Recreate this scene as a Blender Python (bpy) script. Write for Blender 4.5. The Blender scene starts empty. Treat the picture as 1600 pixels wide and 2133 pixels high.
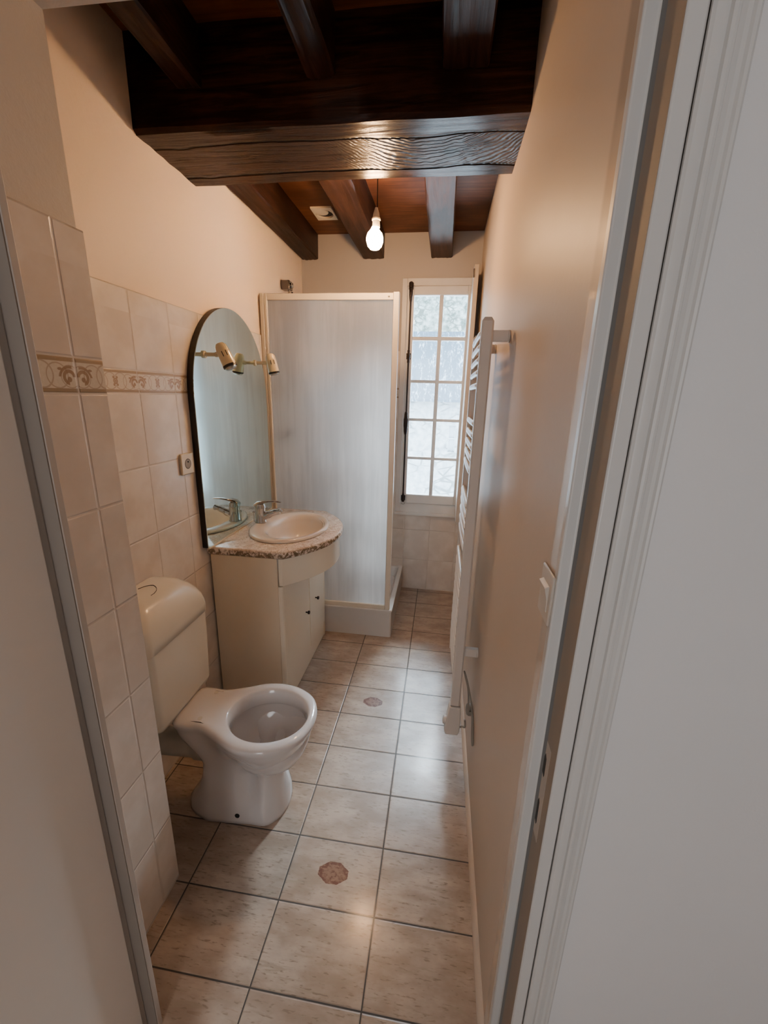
import bpy, bmesh, math, random
from mathutils import Vector, Matrix, noise as mnoise
random.seed(4)
scene = bpy.context.scene
COL = scene.collection
PI = math.pi

# ------------------------------------------------------------------ dimensions (metres)
RW, LW, FW = 0.308, -0.914, 0.857        # right wall, left wall (tile face), far wall
PX, PYF = -0.643, -1.384                 # face and far corner of the wall pier beside the toilet
HY = -1.70                               # hall side of the door wall
CZ = 2.562                               # ceiling boards
BZ, BY0, BY1 = 2.305, -0.79, -0.43       # main beam
JZ = 2.41                                # joist undersides
TILE_TOP = 1.826
TCY = -1.087                             # toilet axis

# ------------------------------------------------------------------ materials
class NT:
    """small helper to write node maths"""
    def __init__(s, name):
        s.m = bpy.data.materials.new(name); s.m.use_nodes = True
        s.t = s.m.node_tree; s.t.nodes.clear()
        s.out = s.t.nodes.new('ShaderNodeOutputMaterial')
    def n(s, typ, **kw):
        nd = s.t.nodes.new(typ)
        for k, v in kw.items(): setattr(nd, k, v)
        return nd
    def put(s, sock, v):
        if hasattr(v, 'is_output') or isinstance(v, bpy.types.NodeSocket): s.t.links.new(v, sock)
        elif isinstance(v, (tuple, list)) and len(v) == 3 and sock.type == 'RGBA': sock.default_value = (*v, 1)
        else: sock.default_value = v
    def M(s, op, a, b=None, c=None, clamp=False):
        nd = s.n('ShaderNodeMath', operation=op, use_clamp=clamp)
        s.put(nd.inputs[0], a)
        if b is not None: s.put(nd.inputs[1], b)
        if c is not None: s.put(nd.inputs[2], c)
        return nd.outputs[0]
    def pos(s):
        g = s.n('ShaderNodeNewGeometry'); sp = s.n('ShaderNodeSeparateXYZ')
        s.t.links.new(g.outputs['Position'], sp.inputs[0])
        s.P = g.outputs['Position']; s.x, s.y, s.z = sp.outputs
        return s.x, s.y, s.z
    def objpos(s):
        g = s.n('ShaderNodeTexCoord'); s.P = g.outputs['Object']; return s.P
    def xyz(s, x, y, z):
        c = s.n('ShaderNodeCombineXYZ')
        for i, v in enumerate((x, y, z)): s.put(c.inputs[i], v)
        return c.outputs[0]
    def noise(s, vec=None, scale=5, detail=3, rough=.5, dist=0):
        nd = s.n('ShaderNodeTexNoise')
        if vec is not None: s.t.links.new(vec, nd.inputs['Vector'])
        nd.inputs['Scale'].default_value = scale; nd.inputs['Detail'].default_value = detail
        nd.inputs['Roughness'].default_value = rough; nd.inputs['Distortion'].default_value = dist
        return nd.outputs[0]
    def scale(s, vec, sx, sy, sz):
        nd = s.n('ShaderNodeMapping'); s.t.links.new(vec, nd.inputs[0]); nd.inputs['Scale'].default_value = (sx, sy, sz)
        return nd.outputs[0]
    def step(s, v, lo, hi):
        nd = s.n('ShaderNodeMapRange', interpolation_type='SMOOTHSTEP'); s.put(nd.inputs[0], v)
        nd.inputs[1].default_value = lo; nd.inputs[2].default_value = hi
        return nd.outputs[0]
    def mix(s, f, a, b):
        nd = s.n('ShaderNodeMix', data_type='RGBA'); s.put(nd.inputs[0], f)
        s.put(nd.inputs[6], a); s.put(nd.inputs[7], b)
        return nd.outputs[2]
    def bump(s, h, strength=.2, dist=.002, normal=None):
        nd = s.n('ShaderNodeBump'); nd.inputs['Strength'].default_value = strength
        nd.inputs['Distance'].default_value = dist; s.put(nd.inputs['Height'], h)
        if normal is not None: s.put(nd.inputs['Normal'], normal)
        return nd.outputs[0]
    def bsdf(s, color=(.8, .8, .8), rough=.5, metal=0, normal=None, spec=.5, coat=0, coat_rough=.1, finish=True, **kw):
        b = s.n('ShaderNodeBsdfPrincipled')
        s.put(b.inputs['Base Color'], color); s.put(b.inputs['Roughness'], rough); s.put(b.inputs['Metallic'], metal)
        s.put(b.inputs['Specular IOR Level'], spec); s.put(b.inputs['Coat Weight'], coat); s.put(b.inputs['Coat Roughness'], coat_rough)
        if normal is not None: s.put(b.inputs['Normal'], normal)
        for k, v in kw.items(): s.put(b.inputs[k], v)
        if finish: s.t.links.new(b.outputs[0], s.out.inputs[0])
        return b.outputs[0]

def simple(name, color, rough=.5, metal=0, coat=0, var=.04, vscale=9, bumps=.0, spec=.5):
    t = NT(name); t.pos()
    nz = t.noise(t.P, vscale, 4)
    c2 = tuple(max(0, c * (1 - var * 2)) for c in color); c1 = tuple(min(1, c * (1 + var)) for c in color)
    nrm = t.bump(t.noise(t.P, 260, 3), bumps, .001) if bumps else None
    t.bsdf(t.mix(nz, c2, c1), rough, metal, nrm, spec, coat)
    return t.m

M = {}
def plaster(name, color, rough, b1, b2, spec=.5, coat=0):
    t = NT(name); t.pos()
    cw = 0 if not coat else t.M('ADD', .0, t.M('MULTIPLY', t.M('SUBTRACT', 1, t.step(t.y, -1.585, -1.570)), coat))
    blot = t.noise(t.P, 2.2, 3); fine = t.noise(t.P, 55, 3); fin2 = t.noise(t.P, 240, 2)
    h = t.M('ADD', t.M('MULTIPLY', fine, b1), t.M('MULTIPLY', fin2, b2))
    dark = tuple(c * .93 for c in color)
    t.bsdf(t.mix(blot, dark, color), rough, normal=t.bump(h, .6, .004), spec=spec, coat=cw, coat_rough=.06)
    return t.m
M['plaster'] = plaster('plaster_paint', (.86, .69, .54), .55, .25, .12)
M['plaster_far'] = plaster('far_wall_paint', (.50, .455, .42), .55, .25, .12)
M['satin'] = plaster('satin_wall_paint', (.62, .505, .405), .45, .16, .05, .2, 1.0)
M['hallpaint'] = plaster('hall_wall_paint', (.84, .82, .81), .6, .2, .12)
M['frame'] = simple('white_gloss_woodwork', (.70, .68, .655), .28, var=.03, vscale=5, bumps=.05)
M['leaf'] = simple('white_door_paint', (.80, .715, .63), .5, var=.04, vscale=3, bumps=.08)

def tile_wall(name, axis, off, border=True, y_split=None):
    t = NT(name); x, y, z = t.pos()
    a = {'x': x, 'y': y}[axis]
    # joints
    r = t.M('SUBTRACT', t.M('MODULO', t.M('ADD', t.M('SUBTRACT', a, off), 20.1), .2), .1)   # -.1 .. .1 with joint at 0
    m = t.M('ABSOLUTE', r)
    zz = t.M('SUBTRACT', z, 1.576)
    up = t.M('GREATER_THAN', z, 1.54)
    rz_low = t.M('SUBTRACT', t.M('MODULO', t.M('ADD', t.M('SUBTRACT', z, 1.504), 5.125), .25), .125)
    rz_up = t.M('SUBTRACT', t.M('MODULO', t.M('ADD', zz, 5.125), .25), .125)
    rz = t.M('ADD', t.M('MULTIPLY', rz_low, t.M('SUBTRACT', 1, up)), t.M('MULTIPLY', rz_up, up))
    jm = t.M('SUBTRACT', 1, t.step(t.M('MINIMUM', m, t.M('ABSOLUTE', rz)), .0009, .0022))
    jw = t.M('SUBTRACT', 1, t.step(t.M('MINIMUM', m, t.M('ABSOLUTE', rz)), .0012, .0045))
    # cloudy glaze
    ci = t.M('FLOOR', t.M('DIVIDE', t.M('ADD', t.M('SUBTRACT', a, off), 20), .2)); cz = t.M('FLOOR', t.M('DIVIDE', t.M('SUBTRACT', z, 1.504), .25))
    vec = t.xyz(t.M('ADD', a, t.M('MULTIPLY', ci, 3.7)), t.M('MULTIPLY', cz, 5.3), z)
    cloud = t.noise(vec, 7, 4, .55)
    base = t.mix(t.step(cloud, .35, .7), (.68, .60, .53), (.78, .71, .645))
    col = base
    if border:
        band = t.M('MULTIPLY', t.M('GREATER_THAN', z, 1.505), t.M('LESS_THAN', z, 1.575))
        q = t.M('DIVIDE', t.M('SUBTRACT', z, 1.505), .07)                                     # 0..1 in the band
        lines = t.M('MAXIMUM', t.M('MULTIPLY', t.M('GREATER_THAN', q, .87), t.M('LESS_THAN', q, .985)),
                    t.M('MULTIPLY', t.M('GREATER_THAN', q, .02), t.M('LESS_THAN', q, .13)))
        w = t.M('DIVIDE', m, .07)
        def d(cx, cy, sx=1, sy=1):
            ax = t.M('MULTIPLY', t.M('SUBTRACT', w, cx), sx); ay = t.M('MULTIPLY', t.M('SUBTRACT', q, cy), sy)
            return t.M('SQRT', t.M('ADD', t.M('MULTIPLY', ax, ax), t.M('MULTIPLY', ay, ay)))
        def ring(cx, cy, rr, th, **k): return t.M('SUBTRACT', 1, t.step(t.M('ABSOLUTE', t.M('SUBTRACT', d(cx, cy, **k), rr)), th * .6, th))
        def blob(cx, cy, rr, **k): return t.M('SUBTRACT', 1, t.step(d(cx, cy, **k), rr * .75, rr))
        upper = t.M('GREATER_THAN', q, .45)
        leaf = t.M('MULTIPLY', ring(.24, .44, .17, .065), t.M('MAXIMUM', upper, t.M('GREATER_THAN', w, .26)))
        leaf2 = t.M('MULTIPLY', ring(.20, .36, .36, .05), t.M('MULTIPLY', upper, t.M('GREATER_THAN', w, .12)))
        heavy = t.M('MAXIMUM', t.M('MAXIMUM', leaf, leaf2), t.M('MAXIMUM', blob(.24, .38, .085), blob(.52, .66, .09, sy=2)))
        thin = t.M('MAXIMUM', t.M('MAXIMUM', ring(.62, .48, .34, .025), ring(1.12, .5, .36, .03)), ring(.2, .46, .31, .02))
        fl = t.M('MAXIMUM', ring(1.429, .5, .10, .045), t.M('MAXIMUM', blob(1.429, .5, .06), t.M('MAXIMUM', blob(1.33, .66, .07), blob(1.33, .34, .07))))
        n2 = t.noise(vec, 160, 2)
        bcol = t.mix(n2, (.62, .545, .44), (.74, .68, .58))
        bcol = t.mix(t.M('MULTIPLY', thin, .65), bcol, (.40, .29, .20))
        bcol = t.mix(t.M('MULTIPLY', t.M('MAXIMUM', heavy, fl), .85), bcol, (.30, .185, .105))
        bcol = t.mix(t.M('MULTIPLY', lines, .9), bcol, (.34, .245, .15))
        col = t.mix(band, base, bcol)
    col = t.mix(jm, col, (.66, .585, .515))
    wob = t.noise(vec, 14, 2)
    h = t.M('ADD', t.M('MULTIPLY', jw, -1), t.M('MULTIPLY', wob, .22))
    t.bsdf(col, .22, normal=t.bump(h, .55, .003))
    return t.m
M['rebate'] = simple('grey_rebate_shade', (.26, .215, .18), .7)  # this and the next two: dark tones painting shade onto the door rebates
M['rebate_tan'] = simple('tan_rebate_shade', (.30, .25, .205), .65)
M['rebate_blue'] = simple('blue_grey_rebate_shade', (.19, .205, .215), .6)
M['jamb'] = simple('jamb_paint', (.50, .435, .375), .5)  # darker than the other woodwork
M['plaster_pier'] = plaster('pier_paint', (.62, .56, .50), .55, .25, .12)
M['tile_left'] = tile_wall('cloudy_tile_left', 'y', -.728)
M['tile_pier'] = tile_wall('cloudy_tile_pier', 'y', -1.46)
M['tile_far'] = tile_wall('cloudy_tile_far', 'x', -.135)

def floor_mat():
    t = NT('travertine_floor_tile'); x, y, z = t.pos()
    rx = t.M('SUBTRACT', t.M('MODULO', t.M('ADD', x, 30.15), .3), .15)
    ry = t.M('SUBTRACT', t.M('MODULO', t.M('ADD', y, 20.1), .2), .1)
    e = t.M('MINIMUM', t.M('ABSOLUTE', rx), t.M('ABSOLUTE', ry))
    jm = t.M('SUBTRACT', 1, t.step(e, .0014, .0026)); jw = t.M('SUBTRACT', 1, t.step(e, .0015, .005))
    ix = t.M('FLOOR', t.M('DIVIDE', t.M('ADD', x, 30), .3)); iy = t.M('FLOOR', t.M('DIVIDE', t.M('ADD', y, 20), .2))
    wn = t.n('ShaderNodeTexWhiteNoise', noise_dimensions='2D'); t.t.links.new(t.xyz(ix, iy, 0), wn.inputs[0])
    v0 = t.xyz(t.M('ADD', x, t.M('MULTIPLY', ix, 2.3)), t.M('ADD', y, t.M('MULTIPLY', iy, 1.7)), t.M('MULTIPLY', ix, .9))
    streak = t.noise(t.scale(v0, 9, 60, 1), 1.5, 4, .6, .6)
    cloud = t.noise(t.scale(v0, 5, 11, 1), 1.3, 4, .6)
    rough_d = t.noise(t.scale(v0, 40, 170, 1), 1, 2)
    base = t.mix(t.step(cloud, .32, .68), (.315, .235, .182), (.47, .375, .305))
    base = t.mix(t.M('MULTIPLY', t.step(streak, .53, .68), .78), base, (.33, .265, .20))
    base = t.mix(t.M('MULTIPLY', t.M('MULTIPLY', t.step(rough_d, .57, .66), t.step(streak, .40, .56)), .75), base, (.20, .15, .11))
    base = t.mix(t.M('MULTIPLY', wn.outputs[0], .16), base, (.42, .32, .25))
    # two printed octagons
    oc = None
    for cy in (-1.3, -.5):
        ax = t.M('ABSOLUTE', t.M('DIVIDE', t.M('ADD', x, .152), .049)); ay = t.M('ABSOLUTE', t.M('DIVIDE', t.M('SUBTRACT', y, cy), .033))
        s = t.M('MAXIMUM', t.M('MAXIMUM', ax, ay), t.M('DIVIDE', t.M('ADD', ax, ay), 1.36))
        k = t.M('LESS_THAN', t.M('ADD', s, t.M('MULTIPLY', t.M('SUBTRACT', rough_d, .5), .12)), 1)
        rim = t.M('MULTIPLY', k, t.step(s, .55, .95))
        oc = (k, rim) if oc is None else (t.M('MAXIMUM', oc[0], k), t.M('MAXIMUM', oc[1], rim))
    mot = t.noise(t.scale(t.P, 1, 1.4, 1), 75, 4, .65)
    ocol = t.mix(t.step(t.M('ADD', mot, t.M('MULTIPLY', oc[1], -.12)), .34, .56), (.095, .020, .010), (.22, .115, .075))
    base = t.mix(oc[0], base, ocol)
    col = t.mix(jm, base, (.055, .046, .04))
    rgh = t.M('ADD', .20, t.M('MULTIPLY', streak, .22))
    rgh = t.M('ADD', rgh, t.M('MULTIPLY', jm, .4))
    wob = t.noise(v0, 9, 2)
    h = t.M('ADD', t.M('MULTIPLY', jw, -1), t.M('ADD', t.M('MULTIPLY', wob, .25), t.M('MULTIPLY', streak, .10)))
    t.bsdf(col, rgh, normal=t.bump(h, .5, .0025), coat=.35, coat_rough=.15)
    return t.m
M['floor'] = floor_mat()

def wood(name, axis, dark, light, rough=.38, knot=None, bscale=1.0):
    t = NT(name); x, y, z = t.pos()
    if axis == 'x': v = t.scale(t.P, 3.0, 42, 42)
    elif axis == 'y': v = t.scale(t.P, 42, 3.0, 42)
    else: v = t.scale(t.P, 42, 42, 3)
    g = t.noise(v, 1, 5, .65, .8); big = t.noise(t.P, 3.2, 4)
    col = t.mix(t.step(g, .3, .72), dark, light)
    col = t.mix(t.step(big, .35, .75), col, tuple(c * .55 for c in dark))
    h = g; rg = t.M('ADD', rough, t.M('MULTIPLY', g, .14))
    if knot:
        # rough hewn middle strip between two long cracks, with arched grain round a knot
        wav = t.noise(t.scale(t.P, 4, .5, .5), 1, 2)
        yo = t.M('ADD', y, t.M('MULTIPLY', t.M('SUBTRACT', wav, .5), .05))
        mid = t.M('MULTIPLY', t.step(yo, -.705, -.70), t.M('SUBTRACT', 1, t.step(yo, -.515, -.51)))
        c1 = t.M('SUBTRACT', 1, t.step(t.M('ABSOLUTE', t.M('ADD', yo, .702)), .002, .010))
        c2 = t.M('SUBTRACT', 1, t.step(t.M('ABSOLUTE', t.M('ADD', yo, .513)), .002, .012))
        dx = t.M('DIVIDE', t.M('SUBTRACT', x, knot), .26); 
        arch = t.M('ADD', t.M('MULTIPLY', t.M('SUBTRACT', y, -.70), 1), t.M('MULTIPLY', t.M('MULTIPLY', dx, dx), .16))
        wn = t.noise(t.P, 6, 3)
        rings = t.M('SINE', t.M('ADD', t.M('MULTIPLY', arch, 300), t.M('MULTIPLY', wn, 34)))
        rings = t.M('MULTIPLY', t.M('ADD', rings, 1), .5)
        near = t.M('SUBTRACT', 1, t.step(t.M('ABSOLUTE', dx), .5, 1.5))
        rings = t.M('MULTIPLY', t.M('MULTIPLY', rings, near), mid)
        kn = t.M('SQRT', t.M('ADD', t.M('POWER', t.M('SUBTRACT', x, .085), 2), t.M('POWER', t.M('ADD', y, .60), 2)))
        knm = t.M('SUBTRACT', 1, t.step(kn, .012, .035))
        col = t.mix(t.M('MULTIPLY', mid, .6), col, t.mix(g, (.016, .009, .006), (.066, .036, .024)))
        col = t.mix(t.M('MULTIPLY', rings, .45), col, (.010, .006, .004))
        col = t.mix(t.M('MAXIMUM', t.M('MAXIMUM', c1, c2), t.M('MULTIPLY', knm, .85)), col, (.006, .004, .003))
        h = t.M('ADD', t.M('MULTIPLY', g, .8), t.M('ADD', t.M('MULTIPLY', rings, -.7), t.M('MULTIPLY', t.M('MAXIMUM', c1, c2), -3)))
        rg = t.M('ADD', rg, t.M('MULTIPLY', mid, .04))
    t.bsdf(col, rg, normal=t.bump(h, .5, .006 * bscale), spec=.13)
    return t.m
M['beam'] = wood('dark_oak_beam', 'x', (.015, .006, .0035), (.058, .022, .011), .17, knot=.02)
M['joist'] = wood('dark_oak_joist', 'y', (.017, .0075, .005), (.060, .027, .018), .36, bscale=.6)
M['boards'] = wood('red_brown_ceiling_board', 'x', (.105, .036, .015), (.21, .082, .036), .42, bscale=.25)

M['cream'] = simple('cream_laminate', (.92, .85, .72), .26, var=.02, vscale=4)
M['creamside'] = simple('cream_side_panel', (.86, .75, .59), .34, var=.03, vscale=5)
M['porc'] = simple('white_porcelain', (.68, .645, .63), .10, coat=.5, var=.02, vscale=5)
M['cist'] = simple('ivory_cistern_plastic', (.80, .745, .64), .20, coat=.25, var=.02, vscale=6)
M['basin'] = simple('pink_white_porcelain', (.80, .70, .61), .08, coat=.6, var=.015, vscale=5)
M['chrome'] = simple('chrome', (.62, .60, .58), .10, 1, var=.04)
M['chrome_dark'] = simple('dark_chrome', (.25, .23, .22), .22, 1, var=.1)
M['dark'] = simple('black_void', (.012, .010, .009), .6, var=.1)
M['mirror_edge'] = simple('black_mirror_backing', (.016, .013, .012), .35, var=.1)
M['alu'] = simple('cream_lacquered_profile', (.74, .67, .57), .30, var=.03, vscale=8)
M['tray'] = simple('white_shower_tray', (.74, .72, .70), .2, coat=.3, var=.02)
M['rad'] = simple('white_radiator_enamel', (.66, .60, .545), .26, var=.02)
M['iron'] = simple('black_iron_bolt', (.022, .012, .012), .36, .3, var=.2, vscale=40)
M['winpaint'] = simple('white_window_paint', (.80, .78, .76), .35, var=.05, vscale=14, bumps=.06)
M['socket'] = simple('ivory_plastic', (.76, .66, .49), .32, var=.02)
M['switch'] = simple('beige_plastic', (.62, .55, .475), .32, var=.02)
M['lampshell'] = simple('cream_lamp_shell', (.80, .67, .44), .16, coat=.4, var=.02)
M['silver'] = simple('silvered_bulb', (.55, .53, .48), .22, .8, var=.04)
M['pvc'] = simple('grey_pvc_pipe', (.58, .55, .49), .45, var=.08, vscale=30)
M['cable'] = simple('grey_cable', (.30, .27, .23), .5, var=.05)
M['water'] = simple('standing_water', (.25, .22, .19), .03, var=.05)
M['shutter'] = simple('painted_shutter_board', (.62, .54, .46), .4, var=.08, vscale=12)
M['screw'] = simple('grey_screw', (.35, .33, .3), .3, .8)

t = NT('mirror_glass'); t.pos()
t.bsdf((.80, .95, .93), .015, 1); M['mirror'] = t.m

t = NT('pink_marble_top'); t.pos()
v1 = t.noise(t.P, 16, 6, .62, 2.6); v2 = t.noise(t.P, 34, 5, .6, 1.8); v3 = t.noise(t.P, 7, 3)
c = t.mix(t.step(v1, .40, .62), (.86, .77, .69), (.68, .55, .46))
c = t.mix(t.M('MULTIPLY', t.step(t.M('SUBTRACT', .035, t.M('ABSOLUTE', t.M('SUBTRACT', v2, .5))), 0, .03), .75), c, (.30, .235, .15))
c = t.mix(t.M('MULTIPLY', t.step(v3, .5, .72), .5), c, (.50, .34, .28))
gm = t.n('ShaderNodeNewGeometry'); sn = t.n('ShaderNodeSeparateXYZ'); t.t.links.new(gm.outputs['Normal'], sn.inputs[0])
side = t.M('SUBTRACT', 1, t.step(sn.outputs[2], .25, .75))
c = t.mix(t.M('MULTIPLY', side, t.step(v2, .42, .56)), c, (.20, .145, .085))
t.bsdf(c, .14, coat=.4); M['marble'] = t.m

# frosted panel: scatters what is behind it, with limescale streaks
t = NT('frosted_shower_glass'); x, y, z = t.pos()
st = t.M('ADD', t.M('MULTIPLY', t.noise(t.scale(t.P, 24, 24, 1.3), 1, 5, .65, .4), .5), t.M('MULTIPLY', t.noise(t.scale(t.P, 5, 5, 2.2), 1, 3), .5))
streak = t.step(st, .38, .62)
fine = t.noise(t.P, 170, 2)
nrm = t.bump(fine, .35, .002)
tr = t.n('ShaderNodeBsdfTranslucent'); t.put(tr.inputs[0], t.mix(streak, (.72, .71, .70), (.90, .89, .88)))
rf = t.n('ShaderNodeBsdfRefraction'); rf.inputs['IOR'].default_value = 1.45; t.put(rf.inputs['Color'], t.mix(streak, (.80, .795, .79), (.96, .955, .95))); rf.inputs['Roughness'].default_value = .46
df = t.n('ShaderNodeBsdfDiffuse'); t.put(df.inputs[0], t.mix(streak, (.70, .70, .69), (.82, .82, .81)))
gl = t.n('ShaderNodeBsdfGlossy'); gl.inputs['Roughness'].default_value = .16; t.put(gl.inputs['Normal'], nrm)
m1 = t.n('ShaderNodeMixShader'); m1.inputs[0].default_value = .58; t.t.links.new(tr.outputs[0], m1.inputs[1]); t.t.links.new(rf.outputs[0], m1.inputs[2])
m2 = t.n('ShaderNodeMixShader'); t.put(m2.inputs[0], t.M('ADD', .14, t.M('MULTIPLY', streak, .07))); t.t.links.new(m1.outputs[0], m2.inputs[1]); t.t.links.new(df.outputs[0], m2.inputs[2])
m3 = t.n('ShaderNodeMixShader'); fr = t.n('ShaderNodeFresnel'); fr.inputs[0].default_value = 1.4
t.t.links.new(fr.outputs[0], m3.inputs[0]); t.t.links.new(m2.outputs[0], m3.inputs[1]); t.t.links.new(gl.outputs[0], m3.inputs[2])
t.t.links.new(m3.outputs[0], t.out.inputs[0]); M['frost'] = t.m

t = NT('window_glass'); t.pos()
tp = t.n('ShaderNodeBsdfTransparent'); tp.inputs[0].default_value = (.95, .975, .985, 1)
gl = t.n('ShaderNodeBsdfGlossy'); gl.inputs['Roughness'].default_value = .02
fr = t.n('ShaderNodeFresnel'); fr.inputs[0].default_value = 1.35
t.put(fr.inputs['Normal'], t.bump(t.noise(t.P, 18, 2), .15, .003))
mx = t.n('ShaderNodeMixShader'); t.t.links.new(fr.outputs[0], mx.inputs[0]); t.t.links.new(tp.outputs[0], mx.inputs[1]); t.t.links.new(gl.outputs[0], mx.inputs[2])
t.t.links.new(mx.outputs[0], t.out.inputs[0]); M['pane'] = t.m

t = NT('glowing_bulb_glass')
em = t.n('ShaderNodeEmission'); em.inputs[0].default_value = (1, .56, .25, 1); em.inputs[1].default_value = 345
t.t.links.new(em.outputs[0], t.out.inputs[0]); M['bulb'] = t.m

def stone(name, a, b, mort, sc):
    t = NT(name); t.pos()
    w = t.noise(t.P, 1.5, 3)
    vo = t.n('ShaderNodeTexVoronoi', feature='DISTANCE_TO_EDGE'); t.t.links.new(t.scale(t.P, 1, 1, 1.7), vo.inputs['Vector']); vo.inputs['Scale'].default_value = sc
    ed = t.M('SUBTRACT', 1, t.step(vo.outputs[0], .03, .10))
    n1 = t.noise(t.P, 5, 6, .65)
    c = t.mix(t.step(n1, .32, .68), a, b); c = t.mix(t.M('MULTIPLY', ed, t.step(w, .42, .6)), c, mort)
    t.bsdf(c, .9); return t.m
M['stone_low'] = stone('pale_limestone_wall', (.16, .183, .20), (.265, .285, .295), (.10, .112, .118), 2.6)
M['stone_up'] = stone('mossy_rubble_wall', (.035, .052, .044), (.24, .268, .255), (.06, .072, .064), 3.4)
t = NT('slate_roof'); t.pos()
a = t.noise(t.scale(t.P, 9, 1.2, 1.2), 1, 4, .7); b = t.noise(t.scale(t.P, 26, 6, 6), 1, 3, .7)
t.bsdf(t.mix(t.step(t.M('MULTIPLY', a, b), .26, .40), (.045, .065, .088), (.24, .285, .33)), .5); M['slate'] = t.m
M['extwin'] = simple('grey_outside_window', (.34, .38, .42), .3)

# ------------------------------------------------------------------ mesh helpers
def box(bm, x0, x1, y0, y1, z0, z1):
    v = [bm.verts.new(p) for p in ((x0, y0, z0), (x1, y0, z0), (x1, y1, z0), (x0, y1, z0), (x0, y0, z1), (x1, y0, z1), (x1, y1, z1), (x0, y1, z1))]
    for f in ((0, 3, 2, 1), (4, 5, 6, 7), (0, 1, 5, 4), (1, 2, 6, 5), (2, 3, 7, 6), (3, 0, 4, 7)): bm.faces.new([v[i] for i in f])
def ringloft(bm, rings, close=True, cap0=True, cap1=True):
    R = [[bm.verts.new(p) for p in r] for r in rings]; n = len(R[0])
    for a, b in zip(R, R[1:]):
        for i in range(n if close else n - 1):
            j = (i + 1) % n; bm.faces.new((a[i], a[j], b[j], b[i]))
    if cap0: bm.faces.new(R[0][::-1])
    if cap1: bm.faces.new(R[-1])
    return R
def lathe(bm, prof, origin=(0, 0, 0), axis=(0, 0, 1), n=24, cap=True):
    """prof: (radius, height) pairs"""
    q = Vector((0, 0, 1)).rotation_difference(Vector(axis).normalized()); o = Vector(origin)
    rings = [[o + q @ Vector((max(r, 1e-5) * math.cos(2 * PI * i / n), max(r, 1e-5) * math.sin(2 * PI * i / n), h)) for i in range(n)] for r, h in prof]
    ringloft(bm, rings, True, cap, cap)
def tube(bm, pts, r, n=10, cap=True):
    pts = [Vector(p) for p in pts]; rad = r if isinstance(r, (list, tuple)) else [r] * len(pts)
    up = None; rings = []
    for i, p in enumerate(pts):
        d = (pts[min(i + 1, len(pts) - 1)] - pts[max(i - 1, 0)]).normalized()
        if up is None:
            up = Vector((0, 0, 1)) if abs(d.z) < .9 else Vector((1, 0, 0))
        a = (up - d * up.dot(d)).normalized(); b = d.cross(a); up = a
        rings.append([p + a * rad[i] * math.cos(2 * PI * k / n) + b * rad[i] * math.sin(2 * PI * k / n) for k in range(n)])
    ringloft(bm, rings, True, cap, cap)
def smooth_path(pts, sub=6, closed=False):
    P = [Vector(p) for p in pts]; out = []; n = len(P)
    for i in range(n if closed else n - 1):
        if closed: p0, p1, p2, p3 = P[i - 1], P[i], P[(i + 1) % n], P[(i + 2) % n]
        else: p0, p1, p2, p3 = P[max(i - 1, 0)], P[i], P[i + 1], P[min(i + 2, n - 1)]
        for k in range(sub):
            t = k / sub
            out.append(.5 * ((2 * p1) + (-p0 + p2) * t + (2 * p0 - 5 * p1 + 4 * p2 - p3) * t * t + (-p0 + 3 * p1 - 3 * p2 + p3) * t ** 3))
    if not closed: out.append(P[-1])
    return out
def prism(bm, poly, axis, a, b):
    """extrude a 2D polygon; axis 'z': poly is (x,y); 'x': (y,z); 'y': (x,z)"""
    f = {'z': lambda p, h: (p[0], p[1], h), 'x': lambda p, h: (h, p[0], p[1]), 'y': lambda p, h: (p[0], h, p[1])}[axis]
    ringloft(bm, [[f(p, a) for p in poly], [f(p, b) for p in poly]])

def obj(name, build, mat, parent=None, bevel=0, smooth=False, subsurf=0, origin=None, bseg=2, angle=40):
    bm = bmesh.new(); build(bm)
    bmesh.ops.recalc_face_normals(bm, faces=bm.faces)
    me = bpy.data.meshes.new(name); bm.to_mesh(me); bm.free()
    for p in me.polygons: p.use_smooth = bool(smooth or bevel or subsurf)
    mats = mat if isinstance(mat, (list, tuple)) else [mat]
    for m_ in mats: me.materials.append(M[m_] if isinstance(m_, str) else m_)
    o = bpy.data.objects.new(name, me); COL.objects.link(o)
    if bevel:
        b = o.modifiers.new('bevel', 'BEVEL'); b.width = bevel; b.segments = bseg; b.limit_method = 'ANGLE'; b.angle_limit = math.radians(35)
        b.harden_normals = False
    if subsurf:
        s = o.modifiers.new('sub', 'SUBSURF'); s.levels = subsurf; s.render_levels = subsurf
    if smooth and not subsurf or bevel:
        try: me.set_sharp_from_angle(angle=math.radians(angle))
        except Exception: pass
    if parent is not None:
        o.parent = parent; o.matrix_parent_inverse = Matrix.Translation(parent_world(parent)).inverted()
    return o
def parent_world(o):
    v = Vector(o.location)
    return v + (parent_world(o.parent) if (o.parent and o.type == 'EMPTY') else Vector((0, 0, 0)))
def tag(o, label=None, cat=None, group=None, kind=None):
    if label: o['label'] = label
    if cat: o['category'] = cat
    if group: o['group'] = group
    if kind: o['kind'] = kind
    return o
def thing(name, label, cat, loc, group=None):
    o = bpy.data.objects.new(name, None); COL.objects.link(o); o.location = loc; o.empty_display_size = .1
    return tag(o, label, cat, group)
def dup(root, delta, label, rotz=None):
    r = root.copy(); COL.objects.link(r); r.location = Vector(root.location) + Vector(delta); r['label'] = label
    for ch in list(root.children):
        c_ = ch.copy(); COL.objects.link(c_); c_.parent = r; c_.matrix_parent_inverse = ch.matrix_parent_inverse.copy()
        for g in list(ch.children):
            d_ = g.copy(); COL.objects.link(d_); d_.parent = c_; d_.matrix_parent_inverse = g.matrix_parent_inverse.copy()
    return r
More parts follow.
